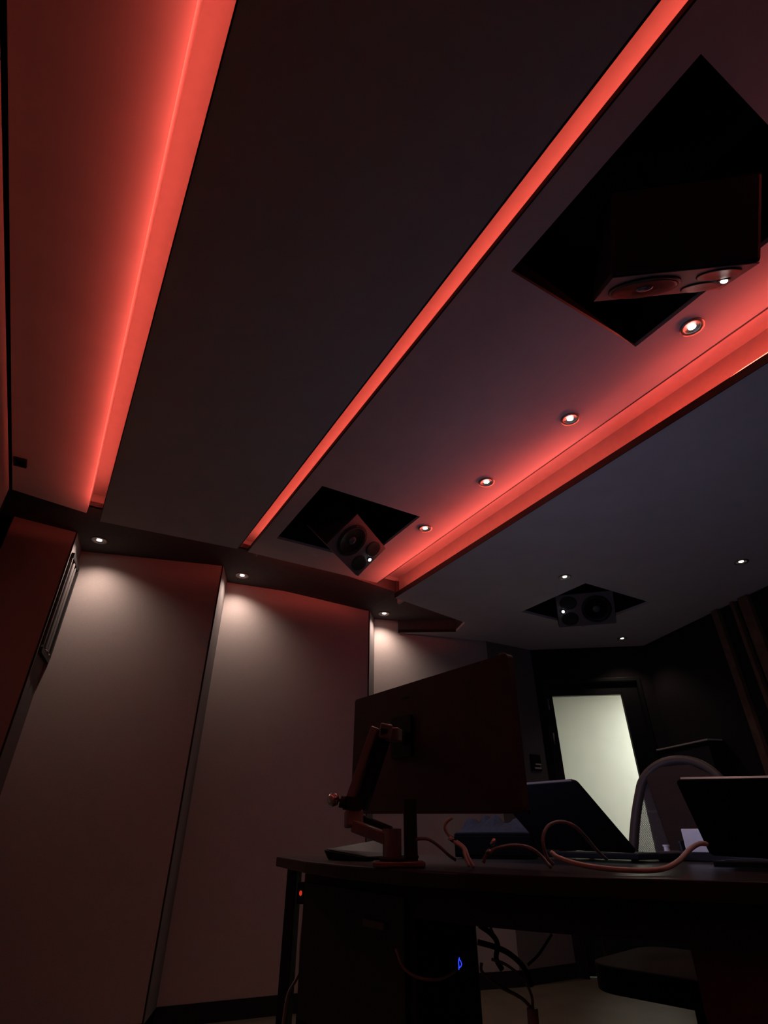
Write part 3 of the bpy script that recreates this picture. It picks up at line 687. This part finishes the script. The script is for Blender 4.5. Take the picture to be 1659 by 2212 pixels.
# thin tablet on the left end of the desk
ta, tb = at(662, 1838, 1.95), at(772, 1814, 2.10)
Xt = Vector((0.30, 0.40, 0)).normalized(); Yt = Vector((0.8, -0.6, 0)).normalized()
tab = empty('tablet', basis(Vector((-0.185, 1.93, DZ)), Xt, Yt, UP)); tag(tab, 'thin dark tablet propped on the left end of the desk', 'tablet')
m = MB(); m.hexa([(0, 0.02, 0.001), (0.27, 0.02, 0.001), (0.27, 0.17, 0.001), (0, 0.17, 0.001), (0, 0.0, 0.026), (0.27, 0.0, 0.050), (0.27, 0.17, 0.009), (0, 0.17, 0.009)])
m.build('body', M_lap, tab, bevel=0.002, world=False)
MB().hexa([(0.005, 0.008, 0.0275), (0.265, 0.008, 0.0505), (0.265, 0.165, 0.0102), (0.005, 0.165, 0.0102), (0.005, 0.008, 0.0285), (0.265, 0.008, 0.0515), (0.265, 0.165, 0.0112), (0.005, 0.165, 0.0112)]).build('screen', M_screenoff, tab, world=False)

# ================================================================== CABLES
def cable(pts, r, m, label, plug=None):
    o = empty('cable', pts[0]); tag(o, label, 'cable')
    MB().tube(spline(pts, 6), r, 8).build('cord', m, o, smooth=True)
    for p, q, rr, pm in (plug or []): MB().tube([p, q], rr, 10).build('plug', pm, o, smooth=True)
    return o
h0 = 1.30
cable([at(1192, 1842, 1.30), at(1208, 1853, 1.27), at(1260, 1869, 1.22), at(1340, 1879, 1.18), at(1420, 1879, 1.18), at(1462, 1863, 1.22), at(1490, 1835, 1.27), at(1510, 1823, 1.30), at(1526, 1823, 1.33)], 0.0046, M_wcable,
      'white cable lying in a long curve along the desk edge to the right laptop')
cable([at(1196, 1868, 1.31), at(1180, 1848, 1.31), at(1173, 1812, 1.31), at(1184, 1785, 1.32), at(1210, 1775, 1.33), at(1240, 1784, 1.34), at(1265, 1808, 1.36), at(1290, 1838, 1.40), at(1310, 1856, 1.44)], 0.0036, M_gcable,
      'grey cable arching in a tall loop in front of the dark laptop')
cable([at(888, 1822, 1.50), at(902, 1813, 1.50), at(925, 1813, 1.50), at(948, 1828, 1.50), at(968, 1846, 1.50), at(985, 1858, 1.50)], 0.0034, M_gcable, 'grey cable making a low arch right of the monitor arm post')
cable([at(977, 1766, 1.42), at(964, 1776, 1.42), at(962, 1792, 1.42), at(978, 1812, 1.42), at(1002, 1830, 1.41), at(1012, 1852, 1.39), at(1024, 1874, 1.38)], 0.0038, M_wcable, 'white cable pair hanging below the monitor',
      plug=[(at(970, 1808, 1.42), at(984, 1818, 1.42), 0.006, M_chrome)])
cable([at(980, 1818, 1.41), at(1000, 1832, 1.40), at(1004, 1848, 1.39), at(1014, 1872, 1.38)], 0.0036, M_wcable, 'second pale cable hanging just left of the white pair below the monitor')
cable([at(1044, 1864, 1.34), at(1050, 1848, 1.34), at(1070, 1834, 1.34), at(1110, 1826, 1.34), at(1145, 1832, 1.34), at(1170, 1850, 1.34), at(1190, 1874, 1.32)], 0.0036, M_gcable, 'grey cable bending in a flat arch left of the tall loop',
      plug=[(at(1062, 1825, 1.34), at(1069, 1812, 1.34), 0.0045, M_chrome), (at(1052, 1846, 1.34), at(1060, 1837, 1.34), 0.006, M_silver)])
# under the desk
cable([at(1035, 1998, 1.62), at(1062, 2018, 1.62), at(1075, 2040, 1.62), at(1072, 2070, 1.62), at(1085, 2095, 1.62)], 0.006, M_bcable, 'thick black cable drooping behind the computer tower')
cable([at(1032, 2035, 1.64), at(1070, 2046, 1.64), at(1100, 2060, 1.64), at(1130, 2088, 1.62), at(1150, 2130, 1.60)], 0.006, M_bcable, 'thick black cable running right from the computer tower')
cable([at(1040, 2080, 1.56), at(1042, 2100, 1.56), at(1075, 2128, 1.56), at(1125, 2155, 1.56), at(1150, 2180, 1.56)], 0.0035, M_gcable, 'thin grey cable sagging low under the desk',
      plug=[(at(1150, 2178, 1.56), at(1153, 2225, 1.56), 0.012, M_wcable)])
cable([at(1062, 2072, 1.58), at(1095, 2085, 1.58), at(1130, 2115, 1.58), at(1148, 2150, 1.57), at(1151, 2180, 1.56)], 0.003, M_gcable, 'thin grey cable curving down to the pale plug under the desk')
cable([at(1055, 1993, 1.40), at(1068, 2025, 1.40), at(1075, 2060, 1.40)], 0.0025, M_bcable, 'thin black cord hanging from the desk apron')
cable([at(1192, 2018, 1.60), at(1165, 2060, 1.60), at(1140, 2085, 1.60)], 0.003, M_bcable, 'thin black cord slanting below the desk apron')
cable([at(655, 1990, 2.16), at(650, 2040, 2.16), at(648, 2090, 2.16), at(640, 2115, 2.14), at(622, 2150, 2.12), at(612, 2212, 2.10), at(608, 2260, 2.08)], 0.005, M_gcable, 'grey cable running down the left desk leg')
cable([at(855, 2050, 1.50), at(872, 2090, 1.50), at(905, 2112, 1.50), at(950, 2115, 1.50), at(985, 2098, 1.50)], 0.003, M_gcable, 'thin grey cable looped in front of the rack cabinet')

# ================================================================== CHAIR
cX = Vector((0.68, -0.73, 0)).normalized(); cF = Vector((-0.73, -0.68, 0)).normalized()      # right, facing the desk
cb_ = at(1448, 1640, 2.42); chz = cb_.z
ch = empty('office_chair', basis(Vector((cb_.x, cb_.y, 0)), cX, -cF, UP)); tag(ch, 'office chair with a rounded mesh back behind the desk', 'chair')
kw = dict(parent=ch, world=False)                                   # local y is backwards
def backpts(z0, z1, wtop, wbot, n=24):
    P = []
    for k in range(n + 1):
        a = PI * k / n
        P.append((math.cos(a) * wtop, z1 - wtop * 0.85 + math.sin(a) * wtop * 0.85))
    return [(-wbot, z0)][::-1] and [(wbot, z0)] + P + [(-wbot, z0)]
bp = backpts(0.56, chz, 0.175, 0.275)
def bend(x, z): return 0.05 * ((z - 0.56) / 0.55) ** 2 - 0.25 * x * x
pts = spline([Vector((x, bend(x, z), z)) for x, z in [(bp[0][0], bp[0][1]), (0.262, 0.70), (0.21, 0.90)] + [bp[i] for i in range(3, 24, 2)] + [(-0.21, 0.90), (-0.262, 0.70), bp[-1]]], 4)
MB().tube(pts + [pts[0]], 0.019, 8).build('back_frame', M_chairf, smooth=True, **kw)
poly = [(p.x, p.z) for p in pts]
m = MB(); m.slab([(x, z) for x, z in poly], [], -0.002, 0.002); m.v = [(x, z + bend(x, y) + 0.004, y) for x, y, z in m.v]
m.build('back_mesh', M_mesh, **kw)
sp = [(-0.055, chz - 0.03), (0.175, chz - 0.10), (0.20, 0.60), (-0.145, 0.60), (-0.115, 0.86)]
sp = [(-0.13, chz - 0.055), (-0.06, chz - 0.022), (0.06, chz - 0.022), (0.15, chz - 0.075), (0.19, 0.85), (0.21, 0.60), (-0.055, 0.60), (-0.115, 0.98)]
m = MB(); m.slab(sp, [], -0.012, 0.0); m.v = [(x, z + bend(x, y) - 0.006, y) for x, y, z in m.v]
m.build('back_pad', M_chair, bevel=0.006, **kw)
m = MB()
seatP = rounded(-0.25, 0.25, -0.50, -0.02, 0.10)
m.prism(seatP, 0.43, 0.50); m.build('seat', M_seat, bevel=0.025, **kw)
MB().tube([(0, -0.26, 0.10), (0, -0.26, 0.43)], [0.028, 0.02], 14).build('column', M_plast, smooth=True, **kw)
MB().tube([(0, -0.10, 0.42), (0, 0.05, 0.44), (0, 0.07, 0.60), (0, 0.05, 0.80)], 0.022, 8).build('spine', M_plast, **kw)
for k in range(5):
    a = 2 * PI * k / 5 + 0.3; ex, ey = 0.30 * math.cos(a), -0.26 + 0.30 * math.sin(a)
    lg_ = MB(); lg_.tube([(0, -0.26, 0.13), (ex, ey, 0.075)], [0.026, 0.016], 8); lo_ = lg_.build('leg', M_plast, **kw)
    q = MB(); q.lathe([(0.0, -0.014), (0.022, -0.013), (0.028, -0.006), (0.028, 0.006), (0.022, 0.013), (0.0, 0.014)], 16, Matrix.Translation(Vector((ex, ey, 0.0285))) @ Matrix.Rotation(PI/2, 4, 'Y'))
    q.build('castor', M_trim, parent=lo_, world=False, smooth=True)
for sx in (-1, 1):
    MB().tube([(sx * 0.24, -0.24, 0.45), (sx * 0.30, -0.24, 0.46), (sx * 0.305, -0.24, 0.66)], 0.013, 8).build('arm_post', M_plast, **kw)
    MB().box((sx * 0.305 - 0.035, -0.36, 0.66), (sx * 0.305 + 0.035, -0.12, 0.685)).build('armrest', M_plast, bevel=0.008, **kw)
